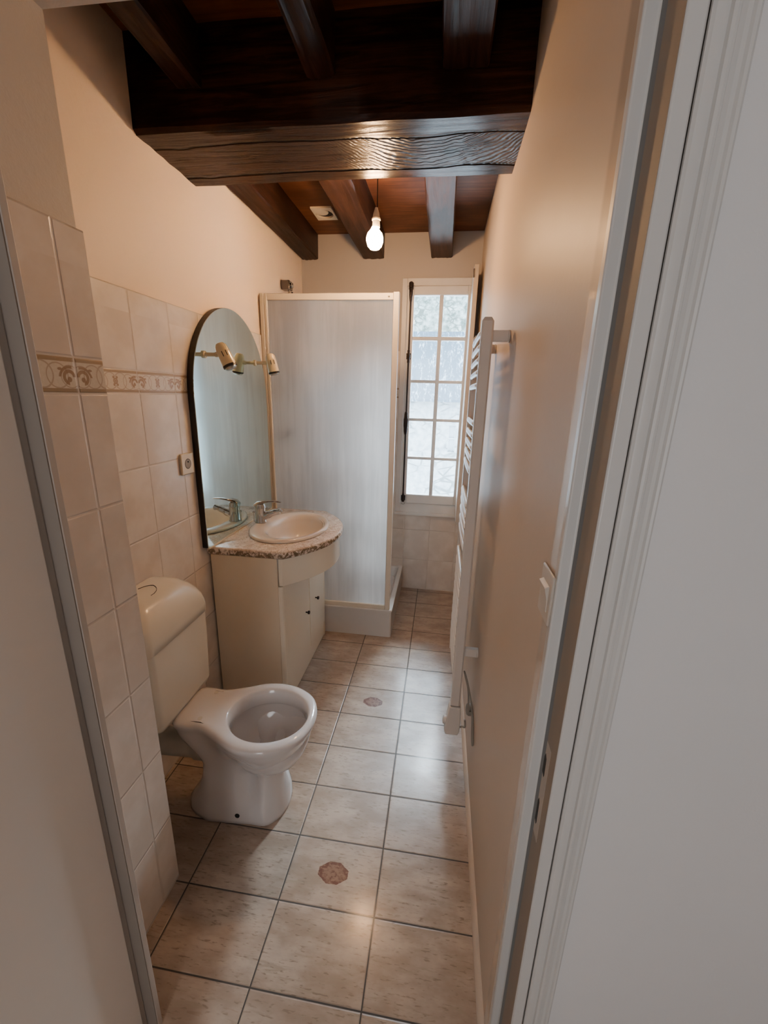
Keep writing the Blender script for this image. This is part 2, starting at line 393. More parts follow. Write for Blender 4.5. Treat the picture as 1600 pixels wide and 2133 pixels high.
def S(name, build, mat, **k):
    lab = k.pop('label', None); cat = k.pop('cat', None)
    return tag(obj(name, build, mat, **k), lab, cat, kind='structure')
B = lambda *a: (lambda bm: box(bm, *a))
def BB(*boxes):
    def f(bm):
        for b in boxes: box(bm, *b)
    return f

# ------------------------------------------------------------------ room shell
S('floor', B(-1.81, 1.36, -3.96, FW + .1, -.06, 0), 'floor', label='beige rectangular floor tiles with dark joints', cat='floor')
S('ceiling', B(LW - .2, RW + .2, HY, FW + .15, CZ, CZ + .06), 'boards', label='red-brown boarded ceiling above the beams', cat='ceiling')
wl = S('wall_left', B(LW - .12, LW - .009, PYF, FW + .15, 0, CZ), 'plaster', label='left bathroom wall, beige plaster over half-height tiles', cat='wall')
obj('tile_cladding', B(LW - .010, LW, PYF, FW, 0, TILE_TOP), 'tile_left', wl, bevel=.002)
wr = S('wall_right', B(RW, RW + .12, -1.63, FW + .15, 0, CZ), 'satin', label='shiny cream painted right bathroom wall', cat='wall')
# far wall with the window opening
WX0, WX1, WZ0, WZ1 = -.212, .292, .65, 2.289
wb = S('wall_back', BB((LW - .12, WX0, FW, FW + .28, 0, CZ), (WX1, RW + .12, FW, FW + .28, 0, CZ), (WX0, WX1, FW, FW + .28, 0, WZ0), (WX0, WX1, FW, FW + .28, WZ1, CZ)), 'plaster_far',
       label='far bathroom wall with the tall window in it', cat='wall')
obj('tile_cladding', BB((LW, WX0 - .002, FW - .007, FW, 0, TILE_TOP), (WX0 - .002, RW, FW - .007, FW, 0, .632)), 'tile_far', wb)
# wall pier on the left of the doorway, header over it
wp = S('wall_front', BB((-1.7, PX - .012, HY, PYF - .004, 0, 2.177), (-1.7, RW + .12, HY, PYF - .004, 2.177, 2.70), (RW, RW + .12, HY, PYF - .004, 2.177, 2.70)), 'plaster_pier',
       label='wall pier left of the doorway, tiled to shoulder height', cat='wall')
obj('tile_cladding', B(PX - .014, PX, HY + .06, PYF, 0, TILE_TOP), 'tile_pier', wp, bevel=.0015)
# hall
S('wall_hall', BB((RW + .083, 1.3, HY, HY + .1, 0, 2.70), (-1.75, -.72, HY - .001, HY + .02, 0, 2.70)), 'hallpaint', label='pale grey hall wall to the right of the door frame', cat='wall')
S('wall_side', B(1.3, 1.36, -3.9, HY, 0, 2.70), 'hallpaint')
S('wall_rear', B(-1.75, 1.36, -3.96, -3.9, 0, 2.70), 'hallpaint')
S('wall_corridor', B(-1.81, -1.75, -3.9, HY, 0, 2.70), 'hallpaint')
S('ceiling_hall', B(-1.75, 1.36, -3.9, HY, 2.70, 2.76), 'hallpaint')

# thin bead along the foot of the right wall
def bead(bm):
    poly = [(RW, 0), (RW, .017), (RW - .004, .0165), (RW - .011, .011), (RW - .0155, .003), (RW - .016, 0)]
    ringloft(bm, [[(p[0], -1.62, p[1]) for p in poly], [(p[0], FW - .008, p[1]) for p in poly]])
S('baseboard_right', bead, 'satin', smooth=True, label='low beige bead along the foot of the right wall', cat='baseboard')

# door frame: right jamb with rebate, casing and strike holes
tr = S('trim_1', lambda bm: prism(bm, [(RW - .002, -1.632), (RW + .0165, -1.632), (RW + .0165, -1.703), (RW + .038, -1.703), (RW + .038, -1.60), (RW + .001, -1.60)], 'z', 0, 2.36), 'frame', bevel=.003,
       label='white right-hand door jamb with rebate and two strike holes', cat='door frame')
def casing(bm):
    x0 = RW + .0392; y0 = HY
    pr = [(0, 0), (0, -.004), (.003, -.007), (.008, -.0085), (.0125, -.0085), (.0135, -.006), (.0155, -.006), (.017, -.0105), (.020, -.012), (.023, -.0115),
          (.025, -.008), (.031, -.0065), (.035, -.0075), (.037, -.011), (.040, -.012), (.0425, -.0105), (.0435, -.007), (.0435, 0)]
    prism(bm, [(x0 + a, y0 + b) for a, b in pr], 'z', 0, 2.36)
obj('casing', casing, 'frame', tr, smooth=True, angle=25)
xs = RW + .0165
def strikehole(z0, z1, y0, y1):
    return lambda bm: prism(bm, [(y0, z0 + .006), (y0 + .002, z0), (y1, z0 + .004), (y1, z1 - .012), (y1 - .004, z1 - .002), (y0 + .001, z1 - .008)], 'x', xs - .0010, xs + .0002)
obj('strike_hole', strikehole(.885, .932, -1.662, -1.650), 'dark', tr)
obj('strike_hole', strikehole(.778, .836, -1.662, -1.652), 'dark', tr)
obj('rebate_shade_strip', B(xs - .0003, xs + .0002, -1.7005, -1.651, .002, 2.355), 'rebate_tan', tr)  # thin dark sheet, shade painted over the rebate face
obj('shadow_strip', B(xs - .0003, xs + .0002, -1.6508, -1.6335, .002, 2.355), 'rebate_blue', tr)  # narrow blue-grey sheet, painted shade beside the stop
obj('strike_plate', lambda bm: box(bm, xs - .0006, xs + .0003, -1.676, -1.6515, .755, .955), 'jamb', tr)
# left jamb, mostly behind the open leaf
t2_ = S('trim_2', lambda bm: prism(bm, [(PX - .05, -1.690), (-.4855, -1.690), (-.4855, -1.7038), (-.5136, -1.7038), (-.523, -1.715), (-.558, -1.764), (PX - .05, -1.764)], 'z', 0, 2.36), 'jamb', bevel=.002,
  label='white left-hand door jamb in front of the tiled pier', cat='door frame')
obj('rebate_shade_strip', B(-.513, -.4865, -1.7058, -1.7039, 0.002, 2.355), 'rebate', t2_)  # dark sheet painting shade onto the left rebate front
S('trim_3', BB((-.60, RW + .04, -1.703, -1.62, 2.36, 2.44)), 'frame', bevel=.003)
# open leaf, swung into the hall on the left
dl = S('door_1', lambda bm: prism(bm, [(-.510, -1.7185), (-.516, -2.45), (-.556, -2.45), (-.550, -1.7185)], 'z', .006, 2.34), 'leaf', bevel=.003,
       label='white door leaf swung open into the hall, left edge of view', cat='door')
obj('handle', lambda bm: (lathe(bm, [(.024, 0), (.024, .006), (.009, .008), (.009, .045)], (-.515, -2.38, 1.05), (1, 0, 0), 16), tube(bm, [(-.472, -2.38, 1.05), (-.470, -2.34, 1.05), (-.470, -2.27, 1.05)], .008)), 'chrome', dl, smooth=True)

# ------------------------------------------------------------------ beams
def rough_bar(x0, x1, y0, y1, z0, z1, axis, amp, cham, seed, taper=0):
    """hewn timber: octagonal section swept along its length with small waviness"""
    def f(bm):
        rnd = random.Random(seed); n = 26; rings = []
        L0, L1 = (x0, x1) if axis == 'x' else (y0, y1)
        a0, a1 = (y0, y1) if axis == 'x' else (x0, x1)
        for i in range(n + 1):
            s = L0 + (L1 - L0) * i / n; ring = []
            k = 10
            pts = [(a0, z1), (a0, z0 + cham)] + [(a0 + cham + (a1 - a0 - 2 * cham) * j / k, z0) for j in range(k + 1)] + [(a1, z0 + cham), (a1, z1)]
            for j, (a, z) in enumerate(pts):
                w = mnoise.noise(Vector((s * 4 + seed, j * .7, seed * 2.1))) * amp
                w2 = mnoise.noise(Vector((s * 4 - seed, j * .7, seed * 1.3 + 9))) * amp
                aa, zz = a + w2 * (1 if j in (0, 1, len(pts) - 2, len(pts) - 1) else .3), (z + w if z < z1 else z)
                ring.append((s, aa, zz) if axis == 'x' else (aa, s, zz))
            rings.append(ring)
        ringloft(bm, rings)
    return f
S('ceiling_beam', rough_bar(LW - .06, RW + .06, BY0, BY1, BZ, CZ + .02, 'x', .0045, .012, 3), 'beam', smooth=True, angle=35,
  label='massive dark oak beam crossing the room under the joists', cat='beam')
JT = 'dark wooden joists'
jl = [((LW - .005, -.803), (BY1, FW + .05), 'dark joist running along the left wall beyond the main beam'),
      ((-.488, -.342), (BY1, FW + .05), 'dark joist above the lit bulb, middle of the far three'),
      ((-.028, .112), (BY1, FW + .05), 'pale cracked joist pointing at the window, right of the bulb'),
      ((-.757, -.676), (PYF - .02, BY0), 'near joist in deep shadow by the left wall'),
      ((-.345, -.262), (PYF - .02, BY0), 'near joist in shadow, middle one before the main beam'),
      ((.050, .182), (PYF - .02, BY0), 'near joist in shadow, closest to the right wall')]
for i, ((a, b), (c_, d_), lab) in enumerate(jl):
    o = S('ceiling_joist', rough_bar(a, b, c_ - .02, d_, JZ, CZ + .02, 'y', .005, .006, 11 + i), 'joist', smooth=True, angle=35, label=lab, cat='joist')
    o['group'] = 'ceiling joists'

# ------------------------------------------------------------------ window
w = S('window_1', BB((WX0, WX0 + .036, FW - .012, FW + .06, WZ0, WZ1), (WX1 - .02, WX1, FW - .012, FW + .06, WZ0, WZ1), (WX0 + .036, WX1 - .02, FW - .012, FW + .06, WZ1 - .048, WZ1), (WX0 + .036, WX1 - .02, FW - .012, FW + .06, WZ0, WZ0 + .072)), 'winpaint',
      bevel=.003, label='tall narrow white window of ten small panes', cat='window')
GX = (-.128, .045, .072, .233); GZ = [.793, 1.063, 1.083, 1.345, 1.366, 1.612, 1.634, 1.897, 1.922, 2.182]
SY0, SY1 = FW - .022, FW + .022
sx0, sx1, sz0, sz1 = WX0 + .038, WX1 - .022, WZ0 + .074, WZ1 - .050
sash = obj('sash', BB((sx0, GX[0], SY0, SY1, sz0, sz1), (GX[3], sx1, SY0, SY1, sz0, sz1), (GX[0], GX[3], SY0, SY1, sz0, GZ[0]), (GX[0], GX[3], SY0, SY1, GZ[-1], sz1)), 'winpaint', w, bevel=.004)
mun = [(GX[1], GX[2], SY0 + .006, SY1, GZ[0] - .004, GZ[-1] + .004)] + [(GX[0] - .003, GX[3] + .003, SY0 + .0065, SY1 - .0005, GZ[i], GZ[i + 1]) for i in (1, 3, 5, 7)]
obj('glazing_bars', BB(*mun), 'winpaint', sash, bevel=.0045)
obj('glass_panes', B(GX[0] - .004, GX[3] + .004, FW + .004, FW + .0065, GZ[0] - .004, GZ[-1] + .004), 'pane', sash)
obj('window_sill', B(WX0 - .005, WX1 + .003, FW - .03, FW + .01, WZ0 - .022, WZ0 + .002), 'winpaint', w, bevel=.004)
cx, cy = -.150, SY0 - .013
def crem(bm):
    prof = [(.0065, .735), (.0105, .737), (.0115, .752), (.008, .757), (.008, .775), (.0095, .787), (.007, .80), (.006, .81)]
    lathe(bm, prof, (cx, cy, 0), n=14)
    lathe(bm, [(.006, .80), (.006, 2.20)], (cx, cy, 0), n=12)
    for z in (1.79, ):
        lathe(bm, [(.006, z - .045), (.0095, z - .043), (.0085, z - .02), (.012, z - .012), (.012, z + .008), (.0085, z + .015), (.0095, z + .038), (.006, z + .042)], (cx, cy, 0), n=14)
    lathe(bm, [(.006, 2.135), (.0085, 2.15), (.0115, 2.18), (.0125, 2.21), (.010, 2.222), (.0145, 2.226), (.0155, 2.24), (.0145, 2.256), (.007, 2.262)], (cx, cy, 0), n=16)
    for z in (.765, 1.79, 2.235): box(bm, cx - .016, cx + .016, cy + .006, SY0 + .001, z - .02, z + .02)
bolt = obj('espagnolette_bolt', crem, 'iron', w, smooth=True)
def crem_handle(bm):
    prof = [(.006, 1.245), (.009, 1.25), (.013, 1.27), (.0135, 1.29), (.0165, 1.31), (.017, 1.355), (.0135, 1.37), (.0125, 1.395), (.009, 1.408), (.006, 1.412)]
    lathe(bm, prof, (cx, cy - .006, 0), n=16); box(bm, cx - .014, cx + .014, cy + .005, SY0 + .001, 1.28, 1.38)
obj('bolt_handle', crem_handle, 'iron', bolt, smooth=True)
obj('keeper_ring', lambda bm: tube(bm, [(cx + .013 * math.cos(a * PI / 8), FW - .019, .722 + .011 * math.sin(a * PI / 8)) for a in range(17)], .0016, 6), 'screw', w, smooth=True)
# folded board shutter between window and right wall
sh = thing('window_shutter', 'narrow painted shutter board folded back against the wall beside the window', 'shutter', (.262, .72, .66))
obj('board', B(.250, .278, .600, FW - .032, .665, 2.30), 'shutter', sh, bevel=.002)
obj('hinge', lambda bm: lathe(bm, [(.005, 2.225), (.005, 2.275)], (.250, .598, 0), n=10), 'chrome', sh, smooth=True)

# ------------------------------------------------------------------ shower
sy0, sy1 = .098, .128
ty0 = .098
def tray_b(bm):
    X0, X1, Y0, Y1 = LW + .002, -.132, ty0, FW - .009
    def rr(i, z, rad=.03):
        pts = []
        for (cx_, cy_, a0) in ((X1 - i, Y1 - i, 0), (X0 + i, Y1 - i, 90), (X0 + i, Y0 + i, 180), (X1 - i, Y0 + i, 270)):
            r_ = .012 if i < .02 else rad
            ox, oy = cx_ - r_ * (1 if a0 in (0, 270) else -1), cy_ - r_ * (1 if a0 in (0, 90) else -1)
            for k in range(5): pts.append((ox + r_ * math.cos(math.radians(a0 + k * 22.5)), oy + r_ * math.sin(math.radians(a0 + k * 22.5)), z))
        return pts
    ringloft(bm, [rr(.004, 0), rr(.004, .176), rr(0, .184), rr(0, .192), rr(.003, .196), rr(.028, .196), rr(.034, .190), rr(.055, .12), rr(.09, .112)])
tag(obj('shower_tray', tray_b, 'tray', smooth=True, angle=30), 'white raised shower tray on the floor in the far left corner', 'shower tray')
sc = thing('shower_screen', 'frosted shower screen in a cream frame standing on the tray', 'shower screen', (-.53, .11, .196))
PB, PT, PXL, PXR = .1965, 2.036, LW + .001, -.149
obj('top_rail', B(PXL + .038, PXR - .030, sy0 + .003, sy1 - .003, PT - .034, PT), 'alu', sc, bevel=.003)
obj('bottom_rail', B(PXL + .038, PXR - .030, sy0 + .003, sy1 - .003, PB, PB + .030), 'alu', sc, bevel=.003)
obj('wall_profile', B(PXL, PXL + .021, sy0 - .003, sy1 + .003, PB, PT - .001), 'alu', sc, bevel=.002)
obj('side_post', B(PXL + .0215, PXL + .0385, sy0, sy1, PB, PT), 'alu', sc, bevel=.003)
obj('side_post', B(PXR - .030, PXR, sy0, sy1, PB, PT + .004), 'alu', sc, bevel=.003)
def pane_q(bm): bm.faces.new([bm.verts.new(p) for p in ((PXL + .036, .113, PB + .026), (PXR - .028, .113, PB + .026), (PXR - .028, .113, PT - .030), (PXL + .036, .113, PT - .030))])
obj('frosted_pane', pane_q, 'frost', sc)
obj('screw', lambda bm: lathe(bm, [(.005, 0), (.005, .003), (.003, .0045)], (PXR - .055, sy0 + .0035, PT - .017), (0, -1, 0), 12), 'screw', sc, smooth=True)
# hand shower holder and mixer on the left wall inside the shower
hs = thing('hand_shower_bracket', 'chrome hand shower bracket on the left wall, peeping over the shower screen', 'shower bracket', (LW, .47, 2.16))
obj('holder', B(LW - .006, LW + .050, .435, .495, 2.132, 2.184), 'chrome_dark', hs, bevel=.005)
obj('knob', lambda bm: lathe(bm, [(.014, 0), (.016, .004), (.015, .014), (.008, .018)], (LW + .048, .465, 2.158), (1, 0, 0), 16), 'chrome', hs, smooth=True)
obj('rail', lambda bm: tube(bm, [(LW + .035, .47, 2.14), (LW + .035, .47, 1.40)], .009), 'chrome', hs, smooth=True)
obj('hose', lambda bm: tube(bm, smooth_path([(LW + .043, .50, 2.13), (LW + .05, .505, 1.9), (LW + .06, .54, 1.5), (LW + .07, .50, 1.05), (LW + .07, .42, .95), (LW + .06, .38, 1.05), (LW + .055, .38, 1.20)]), .006), 'chrome', hs, smooth=True)
mxr = thing('shower_mixer', 'dark blurred shower mixer on the left wall behind the frosted screen', 'shower mixer', (LW, .40, 1.255))
obj('body', lambda bm: (lathe(bm, [(.026, 0), (.026, .010), (.014, .012), (.014, .045)], (LW, .37, 1.255), (1, 0, 0), 16), lathe(bm, [(.026, 0), (.026, .010), (.014, .012), (.014, .045)], (LW, .45, 1.255), (1, 0, 0), 16), tube(bm, [(LW + .05, .345, 1.255), (LW + .05, .475, 1.255)], .018, 14)), 'chrome_dark', mxr, smooth=True)
obj('lever', lambda bm: tube(bm, [(LW + .05, .40, 1.265), (LW + .06, .39, 1.29), (LW + .095, .36, 1.295)], [.016, .012, .007]), 'iron', mxr, smooth=True)

# ------------------------------------------------------------------ vanity
VY0, VY1, VX = -.612, .084, -.565
van = thing('vanity_cabinet', 'cream bathroom vanity cabinet with two doors and a bowed front band', 'cabinet', (-.74, -.262, 0))
XB = LW + .010
obj('carcass', BB((XB, VX - .022, VY0, VY0 + .018, .002, .797), (XB, VX - .022, VY1 - .018, VY1, .002, .797), (XB, VX - .024, VY0 + .018, VY1 - .018, .08, .096), (XB, XB + .008, VY0 + .018, VY1 - .018, .1, .797)), 'creamside', van, bevel=.001)
# rounded front posts
def post(ya, yb, flip):
    def f(bm):
        x0, x1 = VX - .0205, VX; r = .014
        a = [(x0, ya), (x0, yb), (x1, yb)] if not flip else [(x0, yb), (x0, ya), (x1, ya)]
        e = ya if not flip else yb; sgn = 1 if not flip else -1
        arc = [(x1 - r + r * math.cos(math.radians(q_)), e + sgn * (r - r * math.sin(math.radians(q_)))) for q_ in range(0, 91, 15)]
        prism(bm, a + arc, 'z', .002, .660)
    return f
obj('front_post', post(VY0 - .001, VY0 + .027, False), 'cream', van, smooth=True, angle=30)
obj('front_post', post(VY1 - .027, VY1 + .001, True), 'cream', van, smooth=True, angle=30)
obj('plinth', B(VX - .02, VX - .004, VY0 + .028, VY1 - .028, .002, .098), 'cream', van, bevel=.001)
YM = -.232
obj('door_stop', B(VX - .016, VX - .0025, YM - .0055, YM + .0055, .101, .658), 'creamside', van)
for ya, yb, ky in ((VY0 + .0285, YM - .006, -.30), (YM + .006, VY1 - .0285, -.125)):
    dr = obj('door', B(VX - .018, VX, ya, yb, .101, .658), 'cream', van, bevel=.002)
    obj('knob', lambda bm: lathe(bm, [(.004, 0), (.004, .010), (.0095, .013), (.0105, .019), (.008, .023)], (VX, ky, .362), (1, 0, 0), 16), 'iron', dr, smooth=True)
# bowed outline of the top
def bow(y, x_end, x_max, ya, yb, p=2.0):
    u = (y - (ya + yb) / 2) / ((yb - ya) / 2)
    return x_end + (x_max - x_end) * max(0, 1 - abs(u) ** p)
TY0, TY1, TXE, TXM = -.622, .096, -.560, -.374
def top_outline(inset=0):
    pts = []
    ya, yb = TY0 + inset, TY1 - inset
    N = 24
    for i in range(N + 1):
        y = ya + (yb - ya) * i / N
        u = abs((y - (TY0 + TY1) / 2) / ((TY1 - TY0) / 2))
        x = TXE - inset + (TXM - TXE) * max(0, 1 - u ** 2.2) + (.0)
        pts.append((x, y))
    return pts
def apron(bm):
    N = 24; ya, yb = VY0 + .002, VY1 - .002
    def fr(off): 
        r = []
        for i in range(N + 1):
            y = ya + (yb - ya) * i / N; u = abs((y - (TY0 + TY1) / 2) / ((TY1 - TY0) / 2))
            r.append((max(VX + .001, TXE + (TXM - TXE) * (1 - u ** 2.2) - .022) + off, y))
        return r
    f_, b_ = fr(0), fr(-.018)
    poly = f_ + b_[::-1]
    prism(bm, poly, 'z', .664, .797)
obj('front_band', apron, 'cream', van, bevel=.002, angle=30)

BC, BA, BBy = (-.648, -.265), .198, .262        # basin centre and half axes
def counter(bm):
    def ray(poly, ang):
        d = Vector((math.cos(ang), math.sin(ang))); best = None; c0 = Vector(BC)
        for i in range(len(poly)):
            p, q = Vector(poly[i]), Vector(poly[(i + 1) % len(poly)]); e = q - p
            den = d.x * e.y - d.y * e.x
            if abs(den) < 1e-12: continue
            s_ = ((p.x - c0.x) * e.y - (p.y - c0.y) * e.x) / den; u_ = ((p.x - c0.x) * d.y - (p.y - c0.y) * d.x) / den
            if s_ > 0 and -1e-6 <= u_ <= 1 + 1e-6 and (best is None or s_ > best): best = s_
        return c0 + d * best
    def outl(i):
        return top_outline(i) + [(LW + .0005, TY1 - i), (LW + .0005, TY0 + i)]
    o0 = outl(0); angs = [2 * PI * k / 72 for k in range(72)]
    for p in (o0[0], o0[24], o0[25], o0[26]): angs.append(math.atan2(p[1] - BC[1], p[0] - BC[0]) % (2 * PI))
    angs = sorted(angs)
    def ring(i, z): 
        pl = outl(i); return [(*ray(pl, a), z) for a in angs]
    hole = lambda k, z: [(BC[0] + BA * k * math.cos(a), BC[1] + BBy * k * math.sin(a), z) for a in angs]
    rings = [hole(.86, .7985), ring(.008, .7985), ring(.002, .803), ring(0, .812), ring(0, .822), ring(.003, .831), ring(.011, .835), hole(.86, .835)]
    R = ringloft(bm, rings, True, False, False)
    n = len(angs)
    for i in range(n):
        j = (i + 1) % n; bm.faces.new((R[-1][i], R[-1][j], R[0][j], R[0][i]))
tag(obj('countertop', counter, 'marble', smooth=True, angle=50), 'pink and brown marbled countertop with bowed edge around the washbasin', 'countertop')

def basin_b(bm):
    n = 56
    def el(cx_, a, b, z, sq=1.0): return [(BC[0] + cx_ + a * math.cos(2 * PI * k / n), BC[1] + b * math.sin(2 * PI * k / n), z) for k in range(n)]
    R = [el(.0, BA * .84, BBy * .84, .815), el(0, BA * .845, BBy * .845, .8356), el(0, BA * .97, BBy * .97, .8356), el(0, BA, BBy, .838), el(0, BA * .992, BBy * .994, .846), el(.001, BA * .96, BBy * .97, .851),
         el(.010, BA * .89, BBy * .915, .852), el(.026, BA * .76, BBy * .82, .849), el(.030, BA * .715, BBy * .785, .842), el(.032, BA * .68, BBy * .75, .82), el(.033, BA * .62, BBy * .68, .775), el(.033, BA * .50, BBy * .53, .735),
         el(.032, BA * .30, BBy * .30, .712), el(.03, BA * .10, BBy * .08, .706)]
    ringloft(bm, R, True, False, True)
bs = tag(obj('washbasin', basin_b, 'basin', smooth=True, angle=60), 'pinkish white oval washbasin set into the marbled top', 'washbasin')
obj('drain', lambda bm: lathe(bm, [(.02, 0), (.021, .002), (.014, .003), (.012, .0015)], (BC[0] + .03, BC[1], .7055), n=18), 'chrome', bs, smooth=True)
obj('overflow', lambda bm: lathe(bm, [(.008, 0), (.009, .002), (.006, .0025)], (BC[0] + .033 + BA * .645, BC[1], .79), (-1, 0, .5), 14), 'chrome', bs, smooth=True)
fx, fy, fz = -.812, -.262, .8515
fa = thing('basin_mixer_tap', 'chrome single lever mixer tap at the back of the washbasin', 'tap', (fx, fy, fz))
obj('body', lambda bm: lathe(bm, [(.031, 0), (.0315, .004), (.0285, .010), (.0275, .06), (.029, .078), (.029, .090), (.023, .102), (.010, .106)], (fx, fy, fz), n=24), 'chrome', fa, smooth=True)
obj('spout', lambda bm: tube(bm, smooth_path([(fx + .005, fy, fz + .030), (fx + .035, fy, fz + .040), (fx + .075, fy, fz + .058), (fx + .112, fy, fz + .070)]), [.024] * 4 + [.020] * 5 + [.0165] * 5 + [.0135] * 5, 14), 'chrome', fa, smooth=True)
obj('aerator', lambda bm: lathe(bm, [(.0125, 0), (.0125, .014), (.010, .018)], (fx + .106, fy, fz + .072), (.25, 0, -1), 16), 'chrome', fa, smooth=True)
def lever(bm):
    sec = []
    for (dx, z, wd, th) in ((-.028, .094, .019, .010), (-.012, .106, .025, .011), (.012, .113, .024, .009), (.04, .117, .018, .0065), (.07, .119, .014, .005), (.098, .1185, .012, .004), (.115, .116, .007, .0025)):
        sec.append([(fx + dx, fy + wd * math.cos(2 * PI * k / 14), fz + z + th * math.sin(2 * PI * k / 14)) for k in range(14)])
    ringloft(bm, sec)
obj('lever', lever, 'chrome', fa, smooth=True)
obj('pop_up_rod', lambda bm: (tube(bm, [(fx - .037, fy - .004, fz + .0005), (fx - .037, fy - .004, fz + .05)], .0022, 8), lathe(bm, [(.003, 0), (.006, .003), (.006, .012), (.003, .014)], (fx - .037, fy - .004, fz + .048), n=12)), 'chrome', fa, smooth=True)

# ------------------------------------------------------------------ mirror and its spotlights
MX, MYC, MA, MZC, MB, MZ0 = -.885, -.297, .355, 1.495, .387, .842
def arch(sc_=0):
    p = [(MYC - MA + sc_, MZ0 + sc_)] + [(MYC - (MA - sc_) * math.cos(PI * k / 48), MZC + (MB - sc_) * math.sin(PI * k / 48)) for k in range(49)] + [(MYC + MA - sc_, MZ0 + sc_)]
    return p
mir = thing('wall_mirror', 'arched frameless mirror with black edge above the vanity', 'mirror', (MX, MYC, MZ0))
obj('backing', lambda bm: prism(bm, arch(), 'x', LW + .0005, MX - .0035), 'mirror_edge', mir)
obj('mirror_glass', lambda bm: prism(bm, arch(.0005), 'x', MX - .003, MX), 'mirror', mir)
obj('bottom_strip', B(LW + .022, MX + .003, MYC - MA, MYC + MA, .8355, MZ0 - .0005), 'socket', mir)
SA = 'cream mirror spotlights'
def spot(y, z, label, head_dir, yaw):
    t_ = thing('mirror_spotlight', label, 'spotlight', (MX, y, z), SA)
    obj('arm', lambda bm: (lathe(bm, [(.015, 0), (.015, .006), (.0085, .009), (.0075, .05), (.010, .052), (.010, .072)], (MX + .0004, y, z), (1, 0, 0), 16)), 'lampshell', t_, smooth=True)
    c0 = Vector((MX + .092, y, z)); ax = Vector(head_dir).normalized()
    h = obj('head', lambda bm: lathe(bm, [(.004, -.048), (.016, -.046), (.0235, -.036), (.0265, -.018), (.0275, .01), (.029, .042), (.0285, .048)], c0, ax, 24), 'lampshell', t_, smooth=True)
    obj('rim_ring', lambda bm: lathe(bm, [(.0292, .044), (.0296, .047), (.0294, .0525), (.0275, .053)], c0, ax, 24), 'mirror_edge', h, smooth=True)
    obj('reflector_bulb', lambda bm: lathe(bm, [(.025, .050), (.0255, .056), (.021, .0605), (.008, .062)], c0, ax, 20), 'silver', h, smooth=True)
    side = ax.cross(Vector((1, 0, 0))).normalized()
    def slots(bm):
        for s_ in (-.010, .006):
            for sg in (-1,):
                p = c0 + side * sg * 0 
                n_ = Vector((.45, -.89, 0)); tvec = ax.cross(n_).normalized()
                q0 = p + n_ * .0262 + tvec * s_ - ax * .004
                vs = []
                for (i_, j_) in ((-.0016, -.011), (.0016, -.011), (.0016, .011), (-.0016, .011)): vs.append(bm.verts.new(q0 + tvec * i_ + ax * j_ + n_ * .0018))
                bm.faces.new(vs)
    obj('vent_slots', slots, 'dark', h)
    return t_
spot(-.556, 1.663, 'cream spotlight on the left edge of the mirror, the nearer one', (.42, 0, -.9), 0)
spot(-.065, 1.667, 'cream spotlight on the right edge of the mirror by the shower', (.20, .05, -.97), 0)

# ------------------------------------------------------------------ toilet
toi = thing('toilet', 'white toilet without a seat under an ivory cistern on the left wall', 'toilet', (-.56, TCY, 0))
NP = 64
def outline(ctrl, z, mirror=True):
    """ctrl: half outline from rear centre to front tip as (x, half width); closed smooth curve resampled"""
    half = [Vector((x, w_, 0)) for x, w_ in ctrl]
    full = half + [Vector((v.x, -v.y, 0)) for v in half[1:-1][::-1]]
    p = smooth_path(full, 16, closed=True)
    # resample by arc length
    L = [0]
    for i in range(len(p)): L.append(L[-1] + (p[(i + 1) % len(p)] - p[i]).length)
    out = []; j = 0
    for k in range(NP):
        s_ = L[-1] * k / NP
        while L[j + 1] < s_: j += 1
        t_ = (s_ - L[j]) / max(1e-9, L[j + 1] - L[j]); q = p[j].lerp(p[(j + 1) % len(p)], t_)
        out.append((q.x, TCY + q.y, z))
    return out
def oval(x0, x1, hw, z, e=1.0):
    c0 = (x0 + x1) / 2; a = (x1 - x0) / 2
    k8 = [PI - PI * k / 8 for k in range(9)]
    return outline([(c0 + a * math.cos(t_), hw * math.sin(t_) * (1 + .0 * t_)) for t_ in k8], z)
